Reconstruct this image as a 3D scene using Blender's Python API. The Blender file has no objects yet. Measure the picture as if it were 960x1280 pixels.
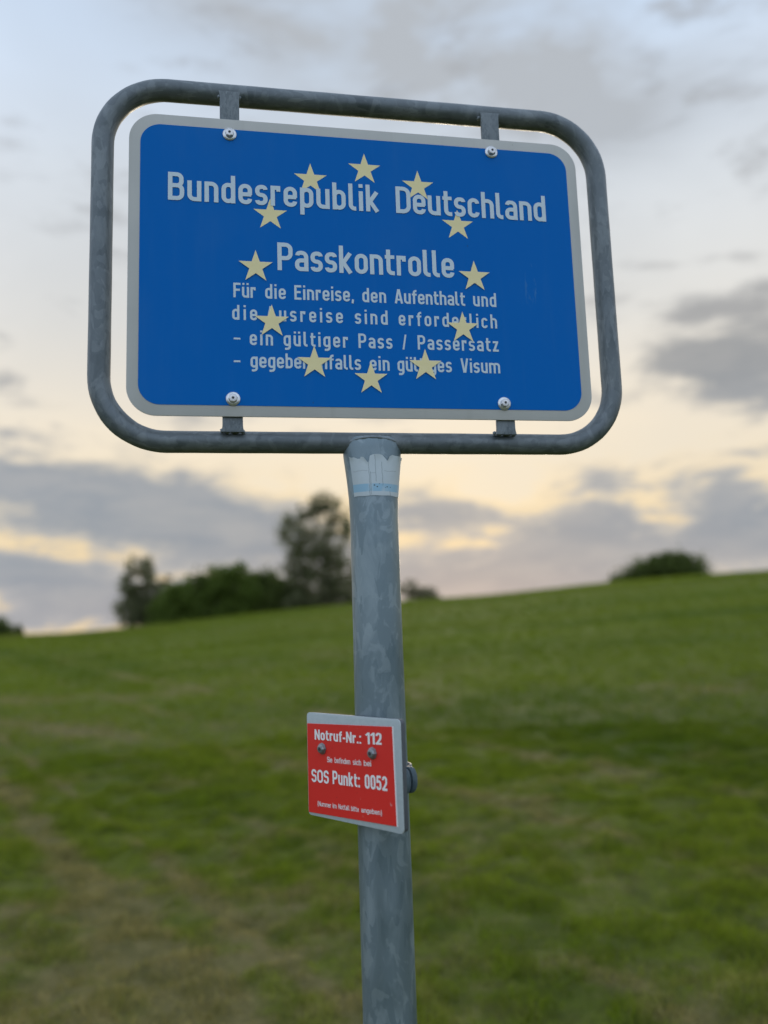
import bpy, bmesh, math, random
import numpy as np
from mathutils import Vector, Matrix
random.seed(7)
rng = np.random.default_rng(11)
R = math.radians
S = bpy.context.scene
C = S.collection

# ------------------------------------------------------------------ camera
PITCH, ROLL, EYE = 8.0, 1.92, 1.6
cd = bpy.data.cameras.new('camera'); cam = bpy.data.objects.new('camera', cd); C.objects.link(cam)
S.camera = cam
cam.location = (0, 0, EYE)
cam.rotation_euler = (Matrix.Rotation(R(90 + PITCH), 4, 'X') @ Matrix.Rotation(R(-ROLL), 4, 'Z')).to_euler()
cd.sensor_fit = 'VERTICAL'; cd.sensor_height = 36; cd.lens = 36 * 1000 / 1280
cd.clip_start = 0.05; cd.clip_end = 9000
cd.dof.use_dof = True; cd.dof.focus_distance = 1.24; cd.dof.aperture_fstop = 1.8

# ------------------------------------------------------------------ node helpers
class NT:
    def __init__(s, tree): s.t = tree; s.n = tree.nodes; s.l = tree.links
    def _in(s, sock, v):
        if v is None: return
        if hasattr(v, 'is_output') or isinstance(v, bpy.types.NodeSocket): s.l.new(v, sock)
        elif isinstance(v, (tuple, list)) and sock.type == 'RGBA' and len(v) == 3: sock.default_value = (*v, 1)
        else: sock.default_value = v
    def m(s, op, a, b=None, c=None, clamp=False):
        n = s.n.new('ShaderNodeMath'); n.operation = op; n.use_clamp = clamp
        for i, v in enumerate((a, b, c)): s._in(n.inputs[i], v)
        return n.outputs[0]
    def mix(s, f, a, b, mode='MIX'):
        n = s.n.new('ShaderNodeMix'); n.data_type = 'RGBA'; n.blend_type = mode
        s._in(n.inputs[0], f); s._in(n.inputs[6], a); s._in(n.inputs[7], b)
        return n.outputs[2]
    def rng(s, v, a, b, c=0.0, d=1.0, smooth=True):
        n = s.n.new('ShaderNodeMapRange'); n.interpolation_type = 'SMOOTHSTEP' if smooth else 'LINEAR'
        s._in(n.inputs[0], v)
        for i, x in zip((1, 2, 3, 4), (a, b, c, d)): n.inputs[i].default_value = x
        return n.outputs[0]
    def noise(s, vec, scale, detail=4, rough=.55, dist=0):
        n = s.n.new('ShaderNodeTexNoise'); s._in(n.inputs['Vector'], vec)
        n.inputs['Scale'].default_value = scale; n.inputs['Detail'].default_value = detail
        n.inputs['Roughness'].default_value = rough; n.inputs['Distortion'].default_value = dist
        return n.outputs[0]
    def vor(s, vec, scale, feature='F1', out='Distance', rnd=1):
        n = s.n.new('ShaderNodeTexVoronoi'); n.feature = feature; s._in(n.inputs['Vector'], vec)
        n.inputs['Scale'].default_value = scale; n.inputs['Randomness'].default_value = rnd
        return n.outputs[out]
    def ramp(s, v, stops):
        n = s.n.new('ShaderNodeValToRGB'); s._in(n.inputs[0], v)
        e = n.color_ramp.elements
        while len(e) < len(stops): e.new(0.5)
        for el, (p, c) in zip(e, stops): el.position = p; el.color = (*c, 1)
        return n.outputs[0]
    def mapping(s, vec, scale=(1, 1, 1), loc=(0, 0, 0), rot=(0, 0, 0)):
        n = s.n.new('ShaderNodeMapping'); s._in(n.inputs[0], vec)
        n.inputs['Scale'].default_value = scale; n.inputs['Location'].default_value = loc; n.inputs['Rotation'].default_value = rot
        return n.outputs[0]
    def obj(s): return s.n.new('ShaderNodeTexCoord').outputs['Object']
    def pos(s): return s.n.new('ShaderNodeNewGeometry').outputs['Position']
    def sep(s, v):
        n = s.n.new('ShaderNodeSeparateXYZ'); s._in(n.inputs[0], v); return n.outputs
    def attr(s, name, out='Fac'):
        n = s.n.new('ShaderNodeAttribute'); n.attribute_name = name; return n.outputs[out]
    def bump(s, h, strength, dist):
        n = s.n.new('ShaderNodeBump'); n.inputs['Strength'].default_value = strength; n.inputs['Distance'].default_value = dist
        s._in(n.inputs['Height'], h); return n.outputs[0]

def lin(r, g, b):
    f = lambda c: c / 255 / 12.92 if c <= 10 else ((c / 255 + .055) / 1.055) ** 2.4
    return (f(r), f(g), f(b))

# ------------------------------------------------------------------ sky and sun
SUN_AZ, SUN_EL = 6.0, 6.0          # degrees right of the view axis (+Y), above the horizon
W = bpy.data.worlds.new('World'); S.world = W; W.use_nodes = True
w = NT(W.node_tree); w.n.clear()
out = w.n.new('ShaderNodeOutputWorld'); bg = w.n.new('ShaderNodeBackground'); w.l.new(bg.outputs[0], out.inputs[0])
d = w.n.new('ShaderNodeTexCoord').outputs['Generated']
sx, sy, sz = w.sep(d)
az = w.m('MULTIPLY', w.m('ARCTAN2', sx, sy), 180 / math.pi)
el = w.m('MULTIPLY', w.m('ARCSINE', sz), 180 / math.pi)
nish = w.n.new('ShaderNodeTexSky'); nish.sky_type = 'NISHITA'; nish.sun_disc = False
nish.sun_elevation = R(SUN_EL); nish.sun_rotation = R(SUN_AZ)
nish.air_density = 1.2; nish.dust_density = 1.5; nish.ozone_density = 2
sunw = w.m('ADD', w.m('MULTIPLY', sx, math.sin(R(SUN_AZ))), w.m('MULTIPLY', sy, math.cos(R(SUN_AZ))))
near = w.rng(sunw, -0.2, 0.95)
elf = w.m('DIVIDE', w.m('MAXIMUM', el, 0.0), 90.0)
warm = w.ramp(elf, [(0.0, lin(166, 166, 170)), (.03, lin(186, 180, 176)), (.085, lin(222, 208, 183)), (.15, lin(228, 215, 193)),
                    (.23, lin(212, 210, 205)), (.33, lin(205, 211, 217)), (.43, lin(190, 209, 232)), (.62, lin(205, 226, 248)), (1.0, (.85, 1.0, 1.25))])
cool = w.ramp(elf, [(0.0, (.75, .82, .95)), (.12, (.80, .92, 1.10)), (.4, (.85, 1.0, 1.25)), (1.0, (.85, 1.0, 1.25))])  # unseen sky behind the view, raised to brighten the sign front
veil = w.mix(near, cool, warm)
# high thin cloud: patches that take the blue out of the upper sky
hv = w.mapping(d, (1.0, 1.0, 2.2), (3.1, 0.4, 0.2))
hi = w.rng(w.noise(hv, 1.9, 4, .5, .5), .38, .70)
def blob(a, e, wa, we, k=1.0, rot=0.0):
    da = w.m('SUBTRACT', az, a); de = w.m('SUBTRACT', el, e)
    c, s_ = math.cos(R(rot)), math.sin(R(rot))
    u = w.m('ADD', w.m('MULTIPLY', da, c / wa), w.m('MULTIPLY', de, s_ / wa))
    v = w.m('SUBTRACT', w.m('MULTIPLY', de, c / we), w.m('MULTIPLY', da, s_ / we))
    r2 = w.m('ADD', w.m('MULTIPLY', u, u), w.m('MULTIPLY', v, v))
    return w.m('MULTIPLY', w.m('POWER', 2.718, w.m('MULTIPLY', r2, -1.0)), k)
def total(bl):
    t = bl[0]
    for b_ in bl[1:]: t = w.m('ADD', t, b_)
    return t
upper = total([blob(7, 37.0, 14, 5.0, 1.1, -12), blob(17, 32, 6, 7, .6), blob(-6, 42, 12, 5, .5), blob(4, 50, 30, 7, .5)])
hi_f = w.m('ADD', w.m('MULTIPLY', hi, .36), w.m('MULTIPLY', upper, w.rng(w.noise(hv, 4.6, 5, .56, .5), .30, .66, .30, 1.15)), clamp=True)
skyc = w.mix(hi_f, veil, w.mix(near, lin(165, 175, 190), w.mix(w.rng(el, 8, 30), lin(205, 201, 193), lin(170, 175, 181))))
# the low grey clouds
cv = w.mapping(d, (1.0, 1.0, 2.6), (0.3, 0.2, 0.7))
n1 = w.noise(cv, 6.0, 7, .60, .3)
n2 = w.noise(w.mapping(d, (1, 1, 3.4), (2, 5, 1)), 11.0, 6, .60, .3)
low = total([blob(-19, 8.4, 10, 2.5, 1.2, -8), blob(-9, 6.4, 7.5, 2.0, 1.2, -14), blob(-24, 4.0, 7, 1.4, 1.0, -10), blob(-27, 11, 6, 1.6, .6),
             blob(4.5, 7.6, 5.0, 1.4, 1.1, -8), blob(8, 3.4, 11, 1.7, .95, -2), blob(13.5, 6.0, 4.5, 1.6, 1.1, 8), blob(26, 5.2, 7, 2.2, 1.1),
             blob(22, 17.0, 3.8, 2.1, 1.05, -5), blob(26, 16.5, 4.5, 2.7, .85), blob(25, 12.5, 4, 2.6, .5, 30), blob(15, 9.3, 3.0, 1.3, .5), blob(21, 8.5, 5, 1.6, .35),
             blob(-27, 16.5, 5, 1.4, .3, -20), blob(-3, 1.8, 30, 1.5, .75)])
other = w.m('MULTIPLY', w.rng(w.noise(w.mapping(d, (1, 1, 2.4), (5, 1, 2)), 1.6, 5, .55), .45, .62), w.rng(near, .8, .3))
field = w.m('ADD', w.m('ADD', low, w.m('MULTIPLY', other, .9)),
            w.m('ADD', w.m('MULTIPLY', w.m('SUBTRACT', n1, .5), 2.6), w.m('MULTIPLY', w.m('SUBTRACT', n2, .5), 2.3)))
dens = w.rng(field, .06, 1.0)
edge = w.m('MULTIPLY', w.rng(field, -.25, .25), w.rng(field, .65, .30))
glow = w.m('MULTIPLY', w.m('MULTIPLY', edge, near), w.rng(el, 13, 5))
skyc = w.mix(w.m('MULTIPLY', glow, .65), skyc, lin(238, 209, 155))
cloudc = w.mix(near, (.50, .60, .75), w.mix(w.rng(el, 1, 6), lin(142, 146, 154), w.mix(w.rng(el, 9, 18), lin(126, 136, 149), lin(134, 137, 141))))
cloudc = w.mix(w.m('MULTIPLY', w.rng(n2, .35, .7), .30), cloudc, lin(182, 178, 174))
skyc = w.mix(w.m('MULTIPLY', dens, .92), skyc, cloudc)
nsc = w.mix(1.0, nish.outputs[0], (.10, .10, .10), 'MULTIPLY')
skyc = w.mix(.03, skyc, nsc)
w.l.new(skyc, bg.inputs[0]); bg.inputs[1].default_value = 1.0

sd = bpy.data.lights.new('sun', 'SUN'); sun = bpy.data.objects.new('sun', sd); C.objects.link(sun)
sd.energy = 0.9; sd.angle = R(15); sd.color = (1.0, .82, .6)
sv = Vector((math.sin(R(SUN_AZ)) * math.cos(R(SUN_EL)), math.cos(R(SUN_AZ)) * math.cos(R(SUN_EL)), math.sin(R(SUN_EL))))
sun.rotation_euler = sv.to_track_quat('Z', 'Y').to_euler(); sun.location = sv * 50 + Vector((0, 0, 20))

S.view_settings.view_transform = 'Standard'; S.view_settings.look = 'None'
S.view_settings.exposure = 0.28; S.view_settings.gamma = 1.0

# ------------------------------------------------------------------ materials
def mat(name, fn, rough=.5, metal=0.0, spec=.5):
    m_ = bpy.data.materials.new(name); m_.use_nodes = True
    t = NT(m_.node_tree); b = m_.node_tree.nodes['Principled BSDF']
    b.inputs['Roughness'].default_value = rough; b.inputs['Metallic'].default_value = metal
    b.inputs['Specular IOR Level'].default_value = spec
    fn(t, b); return m_
def setc(t, b, c): t._in(b.inputs['Base Color'], c)

def galv(c_dark, c_mid, c_light, scale=14):
    def fn(t, b):
        o = t.obj()
        s1 = t.vor(t.mix(.09, o, t.n.new('ShaderNodeTexNoise').outputs['Color']), scale * 2.2, out='Color')
        sp = t.sep(s1)[0]
        n = t.noise(t.mapping(o, (1, 1, .45)), scale, 6, .62, 1.2)
        n3 = t.noise(o, scale * .35, 3, .5)
        f = t.m('ADD', t.m('MULTIPLY', sp, .22), t.m('ADD', t.m('MULTIPLY', n, .62), t.m('MULTIPLY', n3, .30)))
        col = t.ramp(f, [(.36, c_dark), (.52, c_mid), (.60, c_mid), (.76, c_light)])
        fl = t.rng(t.noise(t.mapping(o, (1, 1, .35)), 45, 3, .5, .8), .60, .70)
        patch = t.rng(t.noise(t.mapping(o, (1, 1, .6), (4, 2, 1)), 42, 4, .5, 1.0), .56, .62)
        col = t.mix(t.m('MULTIPLY', fl, .18), col, c_light)
        col = t.mix(t.m('MULTIPLY', patch, .45), col, c_light)
        setc(t, b, col)
        t._in(b.inputs['Roughness'], t.rng(n, .3, .7, .38, .6))
        t._in(b.inputs['Normal'], t.bump(t.noise(o, 90, 4, .6), .12, .002))
    return fn
M = {}
M['post'] = mat('galvanised_post', galv((.125, .178, .205), (.175, .232, .262), (.30, .365, .395)), .45, .5)
M['tube'] = mat('galvanised_tube', galv((.075, .095, .105), (.125, .15, .165), (.20, .23, .245), 30), .45, .35)
M['weld'] = mat('weld_bead', lambda t, b: (setc(t, b, t.mix(t.noise(t.obj(), 60, 4), (.12, .15, .17), (.30, .34, .37))),
      t._in(b.inputs['Normal'], t.bump(t.noise(t.obj(), 130, 4, .6), .6, .003))), .5, .3)

def f_blue(t, b):
    o = t.obj(); x, y, z = t.sep(o)
    n = t.noise(o, 3.0, 4)
    c = t.mix(t.m('MULTIPLY', n, .5), (.0, .125, .46), (.0, .145, .51))
    dust = t.m('MULTIPLY', t.rng(t.noise(t.mapping(o, (1, 1, .5), (3, 0, 1)), 7, 5, .6), .45, .75), .10)
    c = t.mix(dust, c, (.07, .20, .42))
    bug = t.m('MULTIPLY', t.rng(t.vor(t.mapping(o, (1, 1, .8)), 30), .040, .022), t.rng(t.noise(o, 11, 2), .52, .60))
    c = t.mix(t.m('MULTIPLY', bug, .6), c, (.03, .07, .12))
    fine = t.rng(t.noise(o, 260, 2, .5), .66, .76)
    c = t.mix(t.m('MULTIPLY', fine, .05), c, (.1, .3, .6))
    # dull scrapes near the right edge
    sx_ = t.m('SUBTRACT', x, .268); sz_ = t.m('SUBTRACT', z, 2.135)
    r2 = t.m('ADD', t.m('POWER', t.m('DIVIDE', sx_, .022), 2.0), t.m('POWER', t.m('DIVIDE', sz_, .05), 2.0))
    s = t.m('MULTIPLY', t.rng(r2, 1.0, .0), t.rng(t.noise(t.mapping(o, (1, 1, .25)), 120, 5, .65, .6), .56, .70))
    c = t.mix(t.m('MULTIPLY', s, .45), c, (.10, .26, .45))
    streak = t.rng(t.noise(t.mapping(o, (1, 1, .06)), 55, 4, .6), .50, .80)
    c = t.mix(t.m('MULTIPLY', streak, .025), c, (.15, .3, .45))
    setc(t, b, c); t._in(b.inputs['Roughness'], t.rng(n, .3, .7, .30, .42))
M['blue'] = mat('blue_sheeting', f_blue, .35, 0, .06)
def f_border(t, b):
    o = t.obj()
    c = t.mix(t.noise(o, 12, 6, .6), (.40, .41, .39), (.50, .50, .47))
    sp = t.rng(t.vor(t.obj(), 42), .045, .02)
    c = t.mix(t.m('MULTIPLY', sp, t.m('MULTIPLY', t.rng(t.noise(o, 9, 2), .5, .6), .5)), c, (.15, .15, .13))
    drip = t.rng(t.noise(t.mapping(o, (1, 1, .1)), 60, 3), .55, .8)
    c = t.mix(t.m('MULTIPLY', drip, .25), c, (.34, .34, .30))
    setc(t, b, c)
M['border'] = mat('grey_reflective_border', f_border, .42)
def flat(name, c1, c2, sc=20, rough=.45, metal=0):
    return mat(name, lambda t, b: setc(t, b, t.mix(t.noise(t.obj(), sc, 4), c1, c2)), rough, metal)
M['letter'] = flat('white_lettering', (.50, .61, .68), (.58, .68, .74), 30)
M['alu'] = flat('bare_sheet_back', (.30, .31, .32), (.42, .43, .44), 20, .5, .5)
def f_star(t, b):
    setc(t, b, t.mix(t.noise(t.obj(), 60, 4), (.88, .76, .38), (.95, .84, .46)))
    tr = t.n.new('ShaderNodeBsdfTransparent'); mx = t.n.new('ShaderNodeMixShader'); mx.inputs[0].default_value = .88
    o = t.n['Material Output']; t.l.new(tr.outputs[0], mx.inputs[1]); t.l.new(b.outputs[0], mx.inputs[2]); t.l.new(mx.outputs[0], o.inputs[0])
M['star'] = mat('pale_yellow_star_print', f_star, .5)
M['washer'] = flat('zinc_washer', (.55, .58, .60), (.75, .78, .80), 60, .32, .7)
M['bolt'] = flat('steel_bolt', (.45, .46, .47), (.75, .76, .77), 220, .35, .7)
M['socket'] = flat('recess_shade', (.02, .022, .025), (.04, .04, .045), 60, .6)  # dark colour painted on solid caps as the shade inside a socket
M['screw'] = flat('weathered_screw', (.10, .11, .12), (.40, .42, .44), 260, .38, .7)
def f_red(t, b):
    o = t.obj()
    c = t.mix(t.noise(o, 10, 4), (.66, .020, .016), (.76, .030, .024))
    scr = t.m('MULTIPLY', t.rng(t.noise(t.mapping(o, (1, 1, .35), rot=(0, .5, 0)), 210, 3, .5, .5), .70, .74), t.rng(t.noise(o, 24, 2), .50, .62))
    c = t.mix(t.m('MULTIPLY', scr, .55), c, (.65, .45, .42))
    dots = t.m('MULTIPLY', t.rng(t.vor(o, 110), .10, .05), t.rng(t.noise(o, 18, 2), .52, .6))
    c = t.mix(t.m('MULTIPLY', dots, .6), c, (.16, .02, .02))
    setc(t, b, c)
M['red'] = mat('red_sign_film', f_red, .35)
M['redletter'] = flat('white_sign_print', (.80, .78, .78), (.88, .86, .86), 60)
def f_plate(t, b):
    o = t.obj()
    c = t.mix(t.noise(o, 140, 5, .7), (.36, .43, .46), (.52, .58, .60))
    c = t.mix(t.m('MULTIPLY', t.rng(t.vor(o, 150), .16, .08), .25), c, (.2, .24, .25))
    setc(t, b, c)
M['plate'] = mat('weathered_grey_plate', f_plate, .5, .15)
M['plateside'] = flat('dull_plate_edge', (.055, .065, .075), (.10, .11, .12), 40, .6)
M['clamp'] = mat('cast_clamp', galv((.04, .06, .075), (.07, .10, .12), (.12, .16, .18), 20), .8, .0, .08)
def f_sticker(t, b):
    o = t.obj(); x, y, z = t.sep(o)
    c = t.mix(t.noise(o, 50, 4), (.42, .49, .52), (.52, .585, .61))
    band = t.m('MULTIPLY', t.rng(z, 1.7975, 1.7985), t.rng(z, 1.8105, 1.8095))
    c = t.mix(t.m('MULTIPLY', band, t.rng(t.noise(t.mapping(o, (1, 1, .3)), 55, 3), .32, .5, .25, .8)), c, (.20, .42, .58))
    wz = t.m('MULTIPLY', t.m('SUBTRACT', t.noise(t.mapping(o, (0, 0, 1)), 60, 4, .7), .5), .010)
    wx = t.m('MULTIPLY', t.m('SUBTRACT', t.noise(t.mapping(o, (1, 0, 0)), 80, 3), .5), .006)
    for x0, k, za, zb in ((-.0105, 1.0, 1.79, 1.86), (-.0005, .5, 1.812, 1.856), (.0095, .8, 1.806, 1.845), (.021, .6, 1.79, 1.80), (-.0085, .4, 1.792, 1.83)):
        dd = t.m('ABSOLUTE', t.m('SUBTRACT', t.m('ADD', x, t.m('MULTIPLY', wz, k)), x0))
        ln = t.m('MULTIPLY', t.rng(dd, .0007, .0002), t.m('MULTIPLY', t.rng(z, za, za + .002), t.rng(z, zb, zb - .002)))
        c = t.mix(t.m('MULTIPLY', ln, .6), c, (.12, .16, .18))
    for z0_, xa, xb in ((1.8305, -.034, -.012), (1.8300, .012, .034), (1.8265, -.010, .0)):
        dd = t.m('ABSOLUTE', t.m('SUBTRACT', t.m('ADD', z, wx), z0_))
        ln = t.m('MULTIPLY', t.rng(dd, .0006, .0002), t.m('MULTIPLY', t.rng(x, xa, xa + .002), t.rng(x, xb, xb - .002)))
        c = t.mix(t.m('MULTIPLY', ln, .45), c, (.12, .16, .18))
    wob = t.m('MULTIPLY', t.m('SUBTRACT', t.noise(o, 350, 2), .5), .0025)
    for x0, z0_, r0 in ((-.0035, 1.8075, .0013), (.0045, 1.8095, .0010), (.0008, 1.8050, .0012), (.0165, 1.8052, .0015), (.0135, 1.8040, .0009), (.0215, 1.8045, .0009)):
        dd = t.m('SQRT', t.m('ADD', t.m('POWER', t.m('SUBTRACT', x, x0), 2.0), t.m('POWER', t.m('MULTIPLY', t.m('SUBTRACT', z, z0_), 1.5), 2.0)))
        c = t.mix(t.rng(t.m('ADD', dd, wob), r0, r0 * .6), c, (.008, .01, .012))
    setc(t, b, c)
M['sticker'] = mat('peeling_sticker', f_sticker, .45)

# ------------------------------------------------------------------ object helpers
def link(name, me, m_=None, parent=None, loc=None):
    o = bpy.data.objects.new(name, me); C.objects.link(o)
    if m_ and me: me.materials.append(m_)
    if parent: o.parent = parent
    if loc is not None: o.location = loc
    return o
def pymesh(name, v, f, smooth=False):
    me = bpy.data.meshes.new(name); me.from_pydata([tuple(p) for p in v], [], f); me.update()
    if smooth: me.polygons.foreach_set('use_smooth', [True] * len(me.polygons))
    return me
def bmmesh(name, bm, smooth=False):
    me = bpy.data.meshes.new(name); bm.normal_update(); bm.to_mesh(me); bm.free()
    if smooth:
        me.polygons.foreach_set('use_smooth', [True] * len(me.polygons))
        try: me.set_sharp_from_angle(angle=R(38))
        except Exception: pass
    return me
def thing(name, loc, rz, label, cat, group=None):
    o = link(name, None, None, None, loc); o.rotation_euler = (0, 0, rz); o.empty_display_size = .1
    o['label'] = label; o['category'] = cat
    if group: o['group'] = group
    return o
def rrect(x0, x1, z0, z1, r, n=10):
    """rounded rectangle in x,z, counter-clockwise seen from -Y"""
    P = []
    for cx, cz, a0 in ((x1 - r, z0 + r, -90), (x1 - r, z1 - r, 0), (x0 + r, z1 - r, 90), (x0 + r, z0 + r, 180)):
        for i in range(n + 1):
            a = R(a0 + 90 * i / n); P.append((cx + r * math.cos(a), cz + r * math.sin(a)))
    return P
def slab(outline, y_front, y_back, bevel=0.0):
    """a plate cut to an outline, front facing -Y"""
    bm = bmesh.new()
    vs = [bm.verts.new((x, y_front, z)) for x, z in outline]
    f = bm.faces.new(vs)
    r = bmesh.ops.extrude_face_region(bm, geom=[f])
    top = [g for g in r['geom'] if isinstance(g, bmesh.types.BMVert)]
    for v in top: v.co.y = y_back
    bmesh.ops.recalc_face_normals(bm, faces=bm.faces)
    if bevel:
        e = [e for e in bm.edges if abs(e.verts[0].co.y - e.verts[1].co.y) < 1e-9]
        bmesh.ops.bevel(bm, geom=e, offset=bevel, segments=2, affect='EDGES', profile=.6)
    return bm
def sweep(path, rad, seg=24, closed=True, jitter=None):
    """tube along a path; frame kept in the plane of the path (normal = Y)"""
    n = len(path); v = []; f = []
    for i, p in enumerate(path):
        a = path[(i - 1) % n] if closed or i else path[i]; b = path[(i + 1) % n] if closed or i < n - 1 else path[i]
        t = (Vector(b) - Vector(a)).normalized(); s = t.cross(Vector((0, 1, 0))).normalized(); up = Vector((0, 1, 0))
        rr = rad if jitter is None else jitter(i, rad)
        for k in range(seg):
            q = 2 * math.pi * k / seg; v.append(Vector(p) + s * math.cos(q) * rr + up * math.sin(q) * rr)
    m = n if closed else n - 1
    for i in range(m):
        for k in range(seg):
            a = i * seg + k; b = i * seg + (k + 1) % seg; c = ((i + 1) % n) * seg + (k + 1) % seg; d_ = ((i + 1) % n) * seg + k
            f.append((a, b, c, d_))
    if not closed: f.append(tuple(range(seg))[::-1]); f.append(tuple((n - 1) * seg + k for k in range(seg)))
    return v, f
def lathe_y(profile, cx, cz, seg=20):
    """solid of revolution about an axis along Y; profile = [(radius, y)] from front pole to back"""
    v = []; f = []
    for r_, y in profile:
        for k in range(seg):
            a = 2 * math.pi * k / seg; v.append((cx + r_ * math.cos(a), y, cz + r_ * math.sin(a)))
    for i in range(len(profile) - 1):
        for k in range(seg):
            f.append((i * seg + k, i * seg + (k + 1) % seg, (i + 1) * seg + (k + 1) % seg, (i + 1) * seg + k))
    f.append(tuple(range(seg))[::-1]); f.append(tuple((len(profile) - 1) * seg + k for k in range(seg)))
    return v, f

# ------------------------------------------------------------------ DIN style stroke lettering
W_ = .146; H_ = W_ / 2; X_ = .735
def rounded(pts, r, closed=False, n=7):
    out_ = []; m = len(pts)
    for i, p in enumerate(pts):
        rr = r[i] if isinstance(r, (list, tuple)) else r
        if (not closed and i in (0, m - 1)) or rr == 0: out_.append(p); continue
        a = Vector(pts[i - 1]); b = Vector(pts[(i + 1) % m]); p_ = Vector(p)
        d1 = (a - p_); d2 = (b - p_)
        cut = min(rr, d1.length * (.5 if (closed or 0 < i - 1) else 1), d2.length * (.5 if (closed or i + 1 < m - 1) else 1))
        s = p_ + d1.normalized() * cut; e = p_ + d2.normalized() * cut
        c = s + e - p_      # centre
        for k in range(n + 1):       # quarter ellipse between s and e (for right angles a true arc)
            t = k / n * math.pi / 2
            q = c + (s - c) * math.cos(t) + (e - c) * math.sin(t)
            out_.append((q.x, q.y))
    res = []
    for q in out_:
        if not res or math.hypot(res[-1][0] - q[0], res[-1][1] - q[1]) > 1e-3: res.append(q)
    if closed and math.hypot(res[-1][0] - res[0][0], res[-1][1] - res[0][1]) < 1e-3: res.pop()
    return res
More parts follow.
